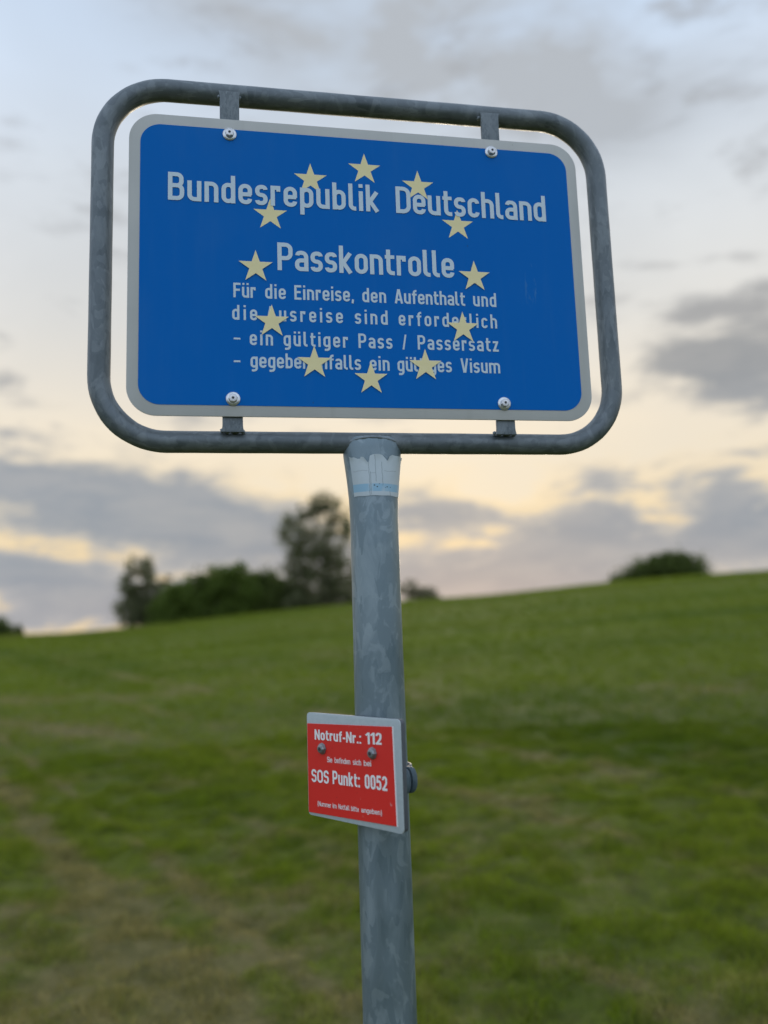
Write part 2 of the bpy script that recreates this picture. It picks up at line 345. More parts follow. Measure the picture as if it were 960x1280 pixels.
def glyph(ch):
    h, w_, x = H_, W_, X_; O_ = []      # returns strokes [(points, closed, width)] and advance width
    def s(p, r=0, closed=False, wd=None): O_.append((rounded(p, r, closed), closed, wd or w_))
    def stem(X, a, b): s([(X, a), (X, b)])
    def dots(*xs):
        for q in xs: O_.append(([(q, .865), (q, 1.0)], False, w_ * .96))
    w = .46; rb = .16; m = x * .5
    if ch == 'o': s([(h, h), (w - h, h), (w - h, x - h), (h, x - h)], rb, True)
    elif ch in 'dbpqg':
        s([(h, h), (w - h, h), (w - h, x - h), (h, x - h)], rb, True)
        if ch == 'd': stem(w - h, 0, 1)
        if ch == 'b': stem(h, 0, 1)
        if ch == 'p': stem(h, -.26, x)
        if ch == 'g': s([(w - h, x), (w - h, -.26 + h), (h * 1.1, -.26 + h)], .16)
    elif ch in 'nhm':
        stem(h, 0, 1 if ch == 'h' else x); s([(h, x - h), (w - h, x - h), (w - h, 0)], rb)
        if ch == 'm': s([(w - h, x - h), (2 * w - 3 * h, x - h), (2 * w - 3 * h, 0)], rb); w = 2 * w - w_
    elif ch in 'uü':
        stem(w - h, 0, x); s([(h, x), (h, h), (w - h, h)], rb)
        if ch == 'ü': dots(h + .02, w - h - .02)
    elif ch == 'e': s([(h, m - .01), (w - h * .4, m - .01)]); s([(w - h, m - .03), (w - h, x - h), (h, x - h), (h, h), (w - h, h), (w - h, .20)], [0, rb, rb, rb, rb, 0])
    elif ch == 'c': w = .43; s([(w - h, x - .2), (w - h, x - h), (h, x - h), (h, h), (w - h, h), (w - h, .2)], rb)
    elif ch == 's': w = .42; s([(w - h, x - .17), (w - h, x - h), (h, x - h), (h, m), (w - h, m), (w - h, h), (h, h), (h, .17)], [0, .13, .13, .13, .13, .13, .13, 0])
    elif ch == 'a':
        s([(h * 1.2, x - .17), (h * 1.2, x - h), (w - h, x - h), (w - h, 0)], rb)
        s([(w - h, m + .02), (h, m + .02), (h, h), (w - h, h)], .13)
    elif ch == 'r': w = .34; stem(h, 0, x); s([(h, x - h * 1.0), (w - h * .3, x - h)]); O_.append(([(w - h, x), (w - h, x - .21)], False, w_ * .9))
    elif ch == 'i': w = w_; stem(h, 0, x); dots(h)
    elif ch == 'l': w = .26; s([(h, 1), (h, h), (w, h)], .14)
    elif ch == 't': w = .34; s([(h + .05, .94), (h + .05, h), (w, h)], .14); s([(0, x - h * .9), (w, x - h * .9)], wd=w_ * .9)
    elif ch == 'f': w = .33; s([(w, 1 - h), (h + .07, 1 - h), (h + .07, 0)], .14); s([(0, x - h * .9), (w, x - h * .9)], wd=w_ * .9)
    elif ch == 'k': w = .47; stem(h, 0, 1); s([(w - h * 1.1, x), (h, .27)]); s([(h + .09, .36), (w - h, 0)])
    elif ch == 'z': w = .42; s([(0.02, x - h), (w - .02, x - h)]); s([(w - h * 1.3, x - h), (h * 1.3, h)]); s([(0, h), (w, h)])
    elif ch == 'B':
        w = .53; stem(h, 0, 1); s([(h, 1 - h), (w - h - .02, 1 - h), (w - h - .02, .53), (h, .53)], .15); s([(h, .53), (w - h, .53), (w - h, h), (h, h)], .16)
    elif ch == 'D': w = .53; stem(h, 0, 1); s([(h, 1 - h), (w - h, 1 - h), (w - h, h), (h, h)], .2)
    elif ch == 'P': w = .52; stem(h, 0, 1); s([(h, 1 - h), (w - h, 1 - h), (w - h, .44), (h, .44)], .17)
    elif ch in 'FE':
        w = .46; stem(h, 0, 1); s([(h, 1 - h), (w, 1 - h)]); s([(h, .52), (w - .05, .52)])
        if ch == 'E': s([(h, h), (w, h)])
    elif ch == 'A': w = .56; s([(h * .95, 0), (w / 2 - .015, 1)]); s([(w - h * .95, 0), (w / 2 + .015, 1)]); s([(.13, .27), (w - .13, .27)], wd=w_ * .9)
    elif ch == 'V': w = .54; s([(h * .95, 1), (w / 2 - .02, 0)]); s([(w - h * .95, 1), (w / 2 + .02, 0)])
    elif ch == '/': w = .30; s([(.06, -.02), (w - .06, 1.02)], wd=w_ * .8)
    elif ch == '–': w = .42; s([(0, .40), (w, .40)], wd=w_ * .8)
    elif ch == 'N': w = .56; stem(h, 0, 1); stem(w - h, 0, 1); s([(h, 1), (w - h, 0)], wd=w_ * .95)
    elif ch == 'O': w = .60; s([(h, h), (w - h, h), (w - h, 1 - h), (h, 1 - h)], .22, True)
    elif ch == '0': w = .47; s([(h, h), (w - h, h), (w - h, 1 - h), (h, 1 - h)], .165, True)
    elif ch == 'S': w = .53; s([(w - h, .74), (w - h, 1 - h), (h, 1 - h), (h, .52), (w - h, .52), (w - h, h), (h, h), (h, .26)], [0, .17, .17, .15, .15, .17, .17, 0])
    elif ch == '1': w = .32; stem(w - h, 0, 1); s([(0, .74), (w - h, .95)], wd=w_ * .9)
    elif ch == '2': w = .46; s([(h, .72), (h, 1 - h), (w - h, 1 - h), (w - h, .50), (h * 1.1, h * 1.2)], [0, .15, .15, .13, 0]); s([(0, h), (w, h)])
    elif ch == '5': w = .46; s([(w - .03, 1 - h), (h + .04, 1 - h)]); s([(h + .04, 1), (h, .48)], wd=w_ * .9); s([(h, .60), (w - h, .60), (w - h, h), (h, h), (h, .26)], [0, .15, .16, .14, 0])
    elif ch == '(': w = .24; s([(w - h * .7, 1.05), (h, .80), (h, .05), (w - h * .7, -.2)], .16, wd=w_ * .8)
    elif ch == ')': w = .24; s([(h * .7, 1.05), (w - h, .80), (w - h, .05), (h * .7, -.2)], .16, wd=w_ * .8)
    elif ch == ':': w = .18; s([(.09, 0), (.09, .17)]); s([(.09, x - .17), (.09, x)])
    elif ch == '.': w = .18; s([(.09, 0), (.09, .17)])
    elif ch == '-': w = .26; s([(0, .36), (w, .36)], wd=w_)
    elif ch == ',': w = .17; s([(.09, .16), (.05, -.12)], wd=w_ * .95)
    return O_, w
def ribbon(pts, closed, wd, y, V, F):
    n = len(pts); P = [Vector((p[0], p[1])) for p in pts]; base = len(V)
    for i in range(n):
        a = P[(i - 1) % n] if closed or i else None; b = P[(i + 1) % n] if closed or i < n - 1 else None
        d1 = (P[i] - a).normalized() if a is not None else None; d2 = (b - P[i]).normalized() if b is not None else None
        if d1 is None: d1 = d2
        if d2 is None: d2 = d1
        t = (d1 + d2); t = t.normalized() if t.length > 1e-6 else d1
        nn = Vector((-t.y, t.x)); k = 1 / max(.5, nn.dot(Vector((-d1.y, d1.x))))
        for sg in (1, -1):
            q = P[i] + nn * sg * wd / 2 * k; V.append((q.x, y, q.y))
    for i in range(n if closed else n - 1):
        a = base + 2 * i; b = base + 2 * ((i + 1) % n); F.append((a, a + 1, b + 1, b))
def layout(text, x0, x1, cap, fit=False):
    gl = [glyph(c) for c in text]; tot = sum(g[1] for g in gl) * cap
    kx = 1.0
    if fit:     # squeeze the letter forms as well as the gaps
        kx = (x1 - x0) / (tot + .075 * cap * (len(gl) - 1)); gap = .075 * cap * kx
    else: gap = (x1 - x0 - tot) / max(1, len(gl) - 1) if len(gl) > 1 else 0
    cur = x0; r_ = []
    for st, wd_ in gl: r_.append((st, cur, kx)); cur += wd_ * cap * kx + gap
    return r_
def lettering(words, parent, m_, y, single=False, fit=False, slope=0.0, name='lettering'):
    for wd_ in words:
        text, x0, x1, zb, cap = wd_; V, F = [], []; k = 0
        for st, cur, kx in layout(text, x0, x1, cap, fit):
            for pts, cl_, sw in st:
                base = len(V); ribbon([(p[0] * cap, p[1] * cap) for p in pts], cl_, sw * cap, y - k * .00002, V, F); k += 1
                for j in range(base, len(V)):
                    X = cur + V[j][0] * kx; V[j] = (X, V[j][1], V[j][2] + zb + (X - x0) * slope)
            if single:
                link('letter', pymesh('letter', V, F), m_, parent); V, F, k = [], [], 0
        if not single: link(name, pymesh(name, V, F), m_, parent)

# ------------------------------------------------------------------ terrain
AZ = np.array([-180, -120, -60, -35, -26, -22, -18, -10, -3, 2, 6.6, 12, 15.7, 20, 25, 40, 70, 120, 180.])
EL = np.array([.3, -.3, -.4, -.1, .02, .05, .25, .92, 1.40, 1.54, 1.71, 2.05, 2.32, 2.45, 2.55, 2.7, 2.4, 1.3, .3])
D0 = 75.0
def prof(r):
    t = np.clip(r / D0, 0, 1); return (1 - np.cos(np.pi * t)) / 2
ZC = []
rr_ = np.linspace(20, D0, 80)
for e_ in EL:
    lo, hi_ = -2.0, 9.0
    for _ in range(40):
        mid = (lo + hi_) / 2
        if np.degrees(np.arctan(((mid * prof(rr_) - EYE) / rr_).max())) < e_: lo = mid
        else: hi_ = mid
    ZC.append(lo)
ZC = np.array(ZC)
def vnoise(x, y, sc, seed=0):
    """cheap smooth value noise, numpy"""
    x = x / sc + 371.3 * (seed + 1); y = y / sc + 151.7 * (seed + 1)
    xi = np.floor(x); yi = np.floor(y); fx = x - xi; fy = y - yi
    fx = fx * fx * (3 - 2 * fx); fy = fy * fy * (3 - 2 * fy)
    def h(a, b):
        q = np.sin(a * 127.1 + b * 311.7 + seed * 17.3) * 43758.5453; return q - np.floor(q)
    return (h(xi, yi) * (1 - fx) + h(xi + 1, yi) * fx) * (1 - fy) + (h(xi, yi + 1) * (1 - fx) + h(xi + 1, yi + 1) * fx) * fy
def fbm(x, y, sc, seed=0, oc=4, ro=.55):
    t = 0; a = 1; s = 0
    for i in range(oc): t = t + a * vnoise(x, y, sc / 2 ** i, seed + i); s += a; a *= ro
    return t / s
def height(x, y):
    x = np.asarray(x, float); y = np.asarray(y, float)
    r = np.hypot(x, y); a = np.degrees(np.arctan2(x, y)); zc = np.interp(a, AZ, ZC)
    z = zc * prof(r)
    z = z - np.where(r > D0, (1 - np.exp(-(r - D0) / 200.0)) * (zc + 3.0), 0)
    z = z + (fbm(x, y, 9, 3, 3) - .5) * .22 * np.clip((r - 5) / 20, 0, 1) * np.clip((D0 + 60 - r) / 60, 0, 1)
    z = z + (fbm(x, y, 1.1, 9, 3) - .5) * .06 * np.clip(r / 3 - .4, 0, 1) + (fbm(x, y, .20, 12, 2) - .5) * .075 * np.clip(r / 3 - .4, 0, 1)
    return z
# straight wheel and mower lines running away to the far left: (offset across, width, strength)
TU = np.array([-.545, .838]); TN = np.array([.838, .545])
TRACKS = [(1.30, .15, 1.1), (1.78, .07, .6), (2.75, .12, .30), (4.5, .14, .45), (6.2, .20, .60), (8.4, .2, .22), (11.5, .3, .25), (15, .35, .2), (-.15, .18, .9), (-1.5, .25, .8), (-3.4, .3, .3)]
def seg_d(px, py, a, b):
    ax, ay = a; bx, by = b; dx, dy = bx - ax, by - ay
    t = np.clip(((px - ax) * dx + (py - ay) * dy) / (dx * dx + dy * dy), 0, 1)
    return np.hypot(px - ax - t * dx, py - ay - t * dy)
def dryness(x, y):
    r = np.hypot(x, y)
    base = .45 * fbm(x, y, 1.3, 21, 4, .6) + .30 * fbm(x, y, 4.5, 27, 3) + .25 * fbm(x, y, .28, 61, 3, .7)
    big = fbm(x * .45, y, 9, 33, 4)
    dd = np.clip((base - .50) * 5.5, -1, 1) * .58 + np.clip((big - .5) * 2.5, -1, 1) * .22 + .10
    dd = dd + .52 * np.clip((6.6 - r) / 3.2, 0, 1) + .12 * np.clip((9 - r) / 3, 0, 1) * np.clip(-x / 2, 0, 1)
    dd = dd - .22 * np.clip((r - 10) / 20, 0, 1)
    p = x * TN[0] + y * TN[1] + (fbm(x, y, 3.0, 81, 2) - .5) * .16
    q = x * TU[0] + y * TU[1]
    for off, wd, k in TRACKS:
        dd = dd + k * np.exp(-((p - off) / wd) ** 2) * (.25 + 1.1 * fbm(x, y, .8, 51, 3)) * np.clip((q + 4) / 4, 0, 1)
    cross = [(-11.0, 17.0), (-7.5, 14.6), (-4.6, 12.6), (-2.3, 10.6), (-.9, 9.0), (1.4, 6.4)]
    dm = 1e9
    for a, b in zip(cross[:-1], cross[1:]): dm = np.minimum(dm, seg_d(x, y, a, b))
    dd = dd + .62 * np.exp(-(dm / .38) ** 2) * (.3 + fbm(x, y, 1.2, 53, 3))
    return np.clip(dd, 0, 1)

def lane(x, y):
    """mown lanes: running to the far left nearby, across the slope further out; 0 dark, 1 pale"""
    r = np.hypot(x, y)
    p = x * TN[0] + y * TN[1] + (fbm(x, y, 5.0, 82, 2) - .5) * .8; q = x * TU[0] + y * TU[1]
    a = fbm(p, q * .07, 1.5, 90, 3, .5)
    b_ = fbm(x * .10, y + .16 * x, 3.4 + 0 * x, 95, 3, .55)
    k = np.clip((r - 9) / 10, 0, 1) * np.clip((x + r * .45) / (r * .25), .25, 1)
    return np.clip(((a * (1 - k) + b_ * k) - .5) * 3.2 + .5, 0, 1)

def turf(t, b, blades):
    p = t.pos(); dry = t.attr('dry'); px, py, pz = t.sep(p)
    n = t.noise(t.mapping(p, (1, 1, 0)), 5.5, 6, .78); n2 = t.noise(t.mapping(p, (1, 1, 0)), .55, 5, .6)
    far = t.rng(py, 14, 45)
    band = t.noise(t.mapping(p, (.045, .30, 0), rot=(0, 0, .12)), 1.0, 4, .55, .3)
    g = t.mix(t.rng(n2, .35, .65), (.095, .185, .004), (.180, .245, .012))
    lanes = t.attr('lane')
    g = t.mix(lanes, t.mix(.35, g, (.075, .125, .004)), t.mix(.75, g, (.240, .305, .018)))
    g = t.mix(t.m('MULTIPLY', t.rng(t.noise(t.mapping(p, (1, 1, 0)), 3.2, 6, .75), .48, .62), .6), g, (.060, .115, .002))
    g = t.mix(t.m('MULTIPLY', t.rng(band, .42, .57), far), g, (.200, .250, .030))
    dr = t.mix(t.rng(n, .3, .7), (.29, .25, .085), (.42, .35, .145))
    f = t.m('ADD', dry, t.m('MULTIPLY', t.m('SUBTRACT', n, .5), 1.7), clamp=True)
    c = t.mix(t.rng(f, .12, .95), g, dr)
    gap = t.rng(t.noise(t.mapping(p, (1, 1, 0), (7, 3, 0)), 6.5, 5, .75), .40, .56)
    c = t.mix(t.m('MULTIPLY', t.m('SUBTRACT', 1.0, gap), .38), c, (.055, .075, .008))  # shade between grass clumps, painted in as dark noise patches
    if blades:
        v = t.attr('var')
        c = t.mix(t.rng(v, 0, 1, 0, .55, False), c, t.mix(v, (.11, .16, .012), (.26, .25, .06)))
    else:
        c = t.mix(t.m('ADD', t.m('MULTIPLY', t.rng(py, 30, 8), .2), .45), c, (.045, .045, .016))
    setc(t, b, c)
    b.inputs['Roughness'].default_value = .75; b.inputs['Specular IOR Level'].default_value = .08
    if blades:
        tl = t.n.new('ShaderNodeBsdfTranslucent'); t.l.new(c, tl.inputs[0]); mx = t.n.new('ShaderNodeMixShader'); mx.inputs[0].default_value = .35
        t.l.new(b.outputs[0], mx.inputs[1]); t.l.new(tl.outputs[0], mx.inputs[2]); t.l.new(mx.outputs[0], t.n['Material Output'].inputs[0])
    if not blades:
        t._in(b.inputs['Normal'], t.bump(t.noise(p, 14, 6, .7), .8, .05))
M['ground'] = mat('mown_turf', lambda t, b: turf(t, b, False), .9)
M['grass'] = mat('grass_blades', lambda t, b: turf(t, b, True), .7)

azg = np.concatenate([np.arange(-180, -48, 4), np.arange(-48, 48, .3), np.arange(48, 180, 4)])
rg = np.concatenate([[.02, .5, 1, 1.5], 2 * 1.018 ** np.arange(0, 240), 145 * 1.16 ** np.arange(1, 23)])
A_, Rr = np.meshgrid(np.radians(azg), rg); gx = (np.sin(A_) * Rr).ravel(); gy = (np.cos(A_) * Rr).ravel(); gz = height(gx, gy)
na, nr = len(azg), len(rg)
idx = np.arange(na * nr).reshape(nr, na); nx = np.roll(idx, -1, axis=1)
quads = np.stack([idx[:-1], idx[1:], nx[1:], nx[:-1]], -1).reshape(-1, 4)
me = bpy.data.meshes.new('ground'); me.from_pydata(np.stack([gx, gy, gz], 1).tolist(), [], quads.tolist()); me.update()
me.polygons.foreach_set('use_smooth', [True] * len(me.polygons))
at = me.attributes.new('dry', 'FLOAT', 'POINT'); at.data.foreach_set('value', dryness(gx, gy).astype(np.float32))
at = me.attributes.new('lane', 'FLOAT', 'POINT'); at.data.foreach_set('value', lane(gx, gy).astype(np.float32))
ground = link('ground', me, M['ground']); ground['kind'] = 'structure'; ground['label'] = 'mown grass field rising gently to the right, with worn tracks'
if me.polygons[5].normal.z < 0: me.flip_normals()

def blades(n, r0, r1, amax, wd, hh, lean, name, label):
    a = np.radians(rng.uniform(-amax, amax, n)); r = np.sqrt(rng.uniform(r0 * r0, r1 * r1, n))
    x = np.sin(a) * r; y = np.cos(a) * r
    cl = fbm(x, y, .22, 71, 2); keep = cl + rng.uniform(-.25, .25, n) > .34
    x, y, cl = x[keep], y[keep], cl[keep]; n = len(x); z = height(x, y) - .004
    dry = dryness(x, y)
    h = hh * rng.uniform(.5, 1.25, n) * (.25 + 1.5 * cl ** 1.5) * (1 - .30 * dry); th = rng.uniform(0, 2 * np.pi, n)
    ww = wd * rng.uniform(.6, 1.3, n)
    dx, dy = np.cos(th) * ww / 2, np.sin(th) * ww / 2
    la = rng.uniform(0, 2 * np.pi, n); ll = h * rng.uniform(.1, lean, n)
    v = np.empty((n, 3, 3)); v[:, 0] = np.stack([x - dx, y - dy, z], 1); v[:, 1] = np.stack([x + dx, y + dy, z], 1)
    v[:, 2] = np.stack([x + np.cos(la) * ll, y + np.sin(la) * ll, z + h], 1)
    me = bpy.data.meshes.new(name); me.vertices.add(3 * n); me.vertices.foreach_set('co', v.astype(np.float32).ravel())
    me.loops.add(3 * n); me.loops.foreach_set('vertex_index', np.arange(3 * n, dtype=np.int32))
    me.polygons.add(n); me.polygons.foreach_set('loop_start', np.arange(0, 3 * n, 3, dtype=np.int32))
    me.polygons.foreach_set('loop_total', np.full(n, 3, np.int32)); me.update(); me.validate()
    at = me.attributes.new('dry', 'FLOAT', 'POINT'); at.data.foreach_set('value', np.repeat(dry, 3).astype(np.float32))
    at = me.attributes.new('lane', 'FLOAT', 'POINT'); at.data.foreach_set('value', np.repeat(lane(x, y), 3).astype(np.float32))
    at = me.attributes.new('var', 'FLOAT', 'POINT'); at.data.foreach_set('value', np.repeat(rng.uniform(0, 1, n) ** 2.2, 3).astype(np.float32))
    o = link(name, me, M['grass']); o['kind'] = 'stuff'; o['label'] = label; o['category'] = 'grass'
    return o
blades(520000, 2.2, 11, 40, .0065, .055, 1.1, 'short_grass', 'short mown grass with dry straw tufts in the foreground of the field')
blades(260000, 10.6, 34, 36, .018, .085, 1.0, 'field_grass', 'green grass across the middle of the sloping field')

blades(240000, 33, 84, 36, .05, .13, 1.0, 'far_grass', 'grass of the far slope up to the ridge')

# ------------------------------------------------------------------ border sign
YAW = 10.3
O0 = Vector((-.0155, 1.215, 0))
sign = thing('border_sign', O0, R(YAW), 'large blue passport control sign with twelve yellow stars in a rounded tube frame', 'sign')

# post: round tube, pressed oval under the frame
pv, pf = [], []; seg = 40
PR = [(-.15, .038, .038), (.3, .038, .038), (.8, .038, .038), (1.2, .038, .038), (1.45, .0375, .038), (1.6, .037, .038), (1.70, .0367, .037), (1.76, .0367, .036),
      (1.79, .0378, .034), (1.815, .0400, .032), (1.84, .0430, .029), (1.856, .0450, .0275), (1.868, .0458, .0265), (1.878, .0455, .0258), (1.8835, .0440, .0235), (1.8865, .0390, .020), (1.8880, .030, .014)]
for z, a, b in PR:
    for k in range(seg):
        q = 2 * math.pi * k / seg; wob = 1 + .004 * math.sin(z * 23 + q * 2)
        pv.append((a * math.cos(q) * wob, b * math.sin(q) * wob, z))
for i in range(len(PR) - 1):
    for k in range(seg): pf.append((i * seg + k, i * seg + (k + 1) % seg, (i + 1) * seg + (k + 1) % seg, (i + 1) * seg + k))
pf.append(tuple(range(seg))[::-1]); pf.append(tuple((len(PR) - 1) * seg + k for k in range(seg)))
post = link('post', pymesh('post', pv, pf, True), M['post'], sign)
# weld bead around the joint of post and frame
wp = []
for k in range(60):
    q = 2 * math.pi * k / 60
    wp.append(Vector((0.0440 * math.cos(q), -.0005 + .0225 * math.sin(q), 1.8715 + .0120 * abs(math.sin(q)) ** 1.2)))
def ring_tube(path, rad, seg=8):
    v, f = [], []; n = len(path)
    for i, p in enumerate(path):
        t = (path[(i + 1) % n] - path[i - 1]).normalized(); s = t.cross(Vector((0, 0, 1))).normalized(); u = s.cross(t)
        rr = rad * (1 + .22 * math.sin(i * 2.3) + .15 * math.sin(i * 5.1))
        for k in range(seg): q = 2 * math.pi * k / seg; v.append(p + s * math.cos(q) * rr + u * math.sin(q) * rr)
    for i in range(n):
        for k in range(seg): f.append((i * seg + k, i * seg + (k + 1) % seg, ((i + 1) % n) * seg + (k + 1) % seg, ((i + 1) % n) * seg + k))
    return v, f
link('weld_seam', pymesh('weld_seam', *ring_tube(wp, .0026), True), M['weld'], post)

# sticker remains round the front of the post top
def post_r(z):
    zz = [p[0] for p in PR]; return np.interp(z, zz, [p[1] for p in PR]), np.interp(z, zz, [p[2] for p in PR])
sv_, sf_ = [], []; N, K = 150, 12
q0, q1 = R(180 + 33), R(360 - 4)
def ztop(u):      # torn upper edge
    pts = [(-0.003, 1.8552), (0.048, 1.8528), (0.093, 1.8531), (0.147, 1.8505), (0.19, 1.8505), (0.2, 1.8531), (0.24, 1.8524), (0.269, 1.8477), (0.293, 1.8445), (0.312, 1.8477), (0.325, 1.8542), (0.37, 1.8561), (0.442, 1.8565), (0.497, 1.8552), (0.534, 1.8514), (0.569, 1.8471), (0.583, 1.8496), (0.603, 1.8539), (0.646, 1.8561), (0.73, 1.8556), (0.861, 1.8556), (0.99, 1.855)]
    return 1.8395 + (np.interp(u, [p[0] for p in pts], [p[1] for p in pts]) - 1.8415) * 1.1
for i in range(N + 1):
    u = i / N; q = q0 + (q1 - q0) * u; zt = ztop(u); zb = 1.7915 + .0003 * math.sin(u * 23)
    for k in range(K + 1):
        z = zb + (zt - zb) * k / K; a, b = post_r(z); lift = .0007 + (.0012 if k == K else 0) * (1 + math.sin(u * 33)) * .5
        sv_.append(((a + lift) * math.cos(q), (b + lift) * math.sin(q), z))
for i in range(N):
    for k in range(K): sf_.append((i * (K + 1) + k, (i + 1) * (K + 1) + k, (i + 1) * (K + 1) + k + 1, i * (K + 1) + k + 1))
st = link('sticker', pymesh('sticker', sv_, sf_, True), M['sticker'], post)
st['label'] = 'torn white and blue sticker remains'

# rounded rectangular tube frame
tr_ = .0165; fx0, fx1, fz0, fz1 = -.4225, .4230, 1.8625, 2.4640
op = rrect(fx0 + tr_, fx1 - tr_, fz0 + tr_, fz1 - tr_, .098, 18)
path = []
for i, p in enumerate(op):      # fill the long straights with points
    a = Vector((p[0], 0, p[1])); b = Vector((op[(i + 1) % len(op)][0], 0, op[(i + 1) % len(op)][1])); L = (b - a).length
    m_ = max(1, int(L / .03))
    if L > 1e-6:
        for k in range(m_): path.append(a.lerp(b, k / m_))
nP = len(path)
def dent(i, r):
    p = path[i]; k = 1.0
    if p.x < -.33 and 1.89 < p.z < 1.93: k += .05 * math.sin((p.z - 1.89) / .04 * math.pi)
    return r * k * (1 + .006 * math.sin(i * 1.7))
link('tube_frame', pymesh('tube_frame', *sweep(path, tr_, 28, True, dent), True), M['tube'], sign)

# plate offset in front of the frame
YF = -.030
plate_x0, plate_x1, plate_z0, plate_z1 = -.3632, .3560, 1.9110, 2.3863
sheet = link('sign_plate', bmmesh('sign_plate', slab(rrect(plate_x0, plate_x1, plate_z0, plate_z1, .043, 14), YF, YF + .003, .0006), True), M['border'], sign)
bx0, bx1, bz0, bz1 = -.3465, .3385, 1.9275, 2.3692
link('blue_panel', bmmesh('blue_panel', slab(rrect(bx0, bx1, bz0, bz1, .031, 14), YF - .0006, YF - .0001)), M['blue'], sheet)
link('plate_back', bmmesh('plate_back', slab(rrect(plate_x0 + .002, plate_x1 - .002, plate_z0 + .002, plate_z1 - .002, .042, 14), YF + .0031, YF + .0038)), M['alu'], sheet)

# welded lugs that carry the plate, and its bolts
LUGS = [(-.2132, 1), (.2120, 1), (-.2116, -1), (.2109, -1)]
for cx, up in LUGS:
    bm = bmesh.new(); hw = .0150
    if up > 0: z_t, z_p = fz1 - tr_ * 1.6, 2.345
    else: z_t, z_p = fz0 + tr_ * 1.6, 1.952
    # flat bar from tube to the back of the plate, widening a little into the weld
    pts = [(cx - hw * 1.12, z_t), (cx + hw * 1.12, z_t), (cx + hw * 1.03, z_t - up * .006), (cx + hw, z_t - up * .010), (cx + hw, z_p), (cx - hw, z_p), (cx - hw, z_t - up * .010), (cx - hw * 1.03, z_t - up * .006)]
    if up > 0: pts = pts[::-1]
    b_ = slab(pts, YF + .0042, YF + .0105, .0008)
    lug = link('lug', bmmesh('lug', b_, True), M['tube'], sign)
    wv, wf = [], []
    pth = [Vector((cx - hw * 1.2 + i * hw * 2.4 / 14, -.0150 + .0010 * math.sin(i), z_t - up * (.0035 + .0010 * math.sin(i * 1.3)))) for i in range(15)]
    v, f = sweep(pth, .0030, 10, False, lambda i, r: r * (1 + .25 * math.sin(i * 2.1)))
    link('weld_seam', pymesh('weld_seam', v, f, True), M['weld'], lug)
bolt_proto = None
for i, (cx, cz) in enumerate([(-.2133, 2.3605), (.2094, 2.3632), (-.2108, 1.9375), (.2078, 1.9370)]):
    if bolt_proto is None:
        v, f = lathe_y([(.0103, YF - .0006), (.0106, YF - .0012), (.0104, YF - .0021), (.0060, YF - .0024)][::-1], 0, 0, 28)
        wme = pymesh('washer', v, f, True); wme.materials.append(M['washer'])
        v, f = lathe_y([(.0030, YF - .0082), (.0056, YF - .0079), (.0067, YF - .0070), (.0069, YF - .0052), (.0069, YF - .0022)], 0, 0, 8)
        bme = pymesh('bolt_head', v, f, False); bme.materials.append(M['bolt'])
        v, f = lathe_y([(.0022, YF - .0084), (.0022, YF - .0075)], 0, 0, 6)
        sme = pymesh('socket', v, f); sme.materials.append(M['socket'])
        bolt_proto = (wme, bme, sme)
    ws = link('washer', bolt_proto[0], None, sheet, (cx, 0, cz))
    bh = link('bolt_head', bolt_proto[1], None, sheet, (cx, 0, cz)); bh.rotation_euler = (0, .7 * i, 0)
    so = link('bolt_socket', bolt_proto[2], None, sheet, (cx, 0, cz)); so.rotation_euler = (0, .7 * i + .3, 0)

# lettering, measured on the plate in metres
YL = YF - .0011
CH, CP, CB = .0452, .0448, .0232
lettering([('Bundesrepublik', -.3055, .0190, 2.2462, CH), ('Deutschland', .0460, .2973, 2.2465, CH)], sheet, M['letter'], YL - .0003, True)
lettering([('Passkontrolle', -.1425, .1368, 2.1418, CP)], sheet, M['letter'], YL, True)
lettering([('Für', -.2092, -.1759, 2.0955, CB), ('die', -.1617, -.1307, 2.0955, CB), ('Einreise,', -.1176, -.0255, 2.0956, CB), ('den', -.0126, .0248, 2.0957, CB),
           ('Aufenthalt', .0385, .1521, 2.0958, CB), ('und', .1657, .2038, 2.0960, CB)], sheet, M['letter'], YL + .0003)
lettering([('die', -.2112, -.1741, 2.0602, CB), ('Ausreise', -.1600, -.0439, 2.0602, CB), ('sind', -.0253, .0261, 2.0602, CB), ('erforderlich', .0436, .2031, 2.0600, CB)], sheet, M['letter'], YL + .0003)
lettering([('–', -.2092, 0, 2.0215, CB), ('ein', -.1856, -.1511, 2.0213, CB), ('gültiger', -.1351, -.0370, 2.0213, CB), ('Pass', -.0208, .0322, 2.0215, CB),
           ('/', .0480, 0, 2.0215, CB), ('Passersatz', .0724, .2037, 2.0218, CB)], sheet, M['letter'], YL + .0003)
lettering([('–', -.2094, 0, 1.9862, CB), ('gegebenenfalls', -.1848, -.0181, 1.9863, CB), ('ein', -.0044, .0265, 1.9861, CB), ('gültiges', .0391, .1254, 1.9859, CB), ('Visum', .1400, .2042, 1.9861, CB)], sheet, M['letter'], YL + .0003)
sp_ = []
for k in range(10):
    rr2 = .0270 if k % 2 == 0 else .0270 * .382; a = R(90 + 36 * k); sp_.append((rr2 * math.cos(a), rr2 * math.sin(a)))
sme = pymesh('star', [(0, 0, 0)] + [(x, 0, z) for x, z in sp_], [(0, 1 + k, 1 + (k + 1) % 10) for k in range(10)]); sme.materials.append(M['star'])
for k in range(12):
    a = R(30 * k); up_ = k in (0, 1, 11, 2, 10)
    link('star', sme, None, sheet, (-.0030 + .1725 * math.sin(a), YF - (.00085 if up_ else .0022), 2.1450 + .1725 * math.cos(a)))

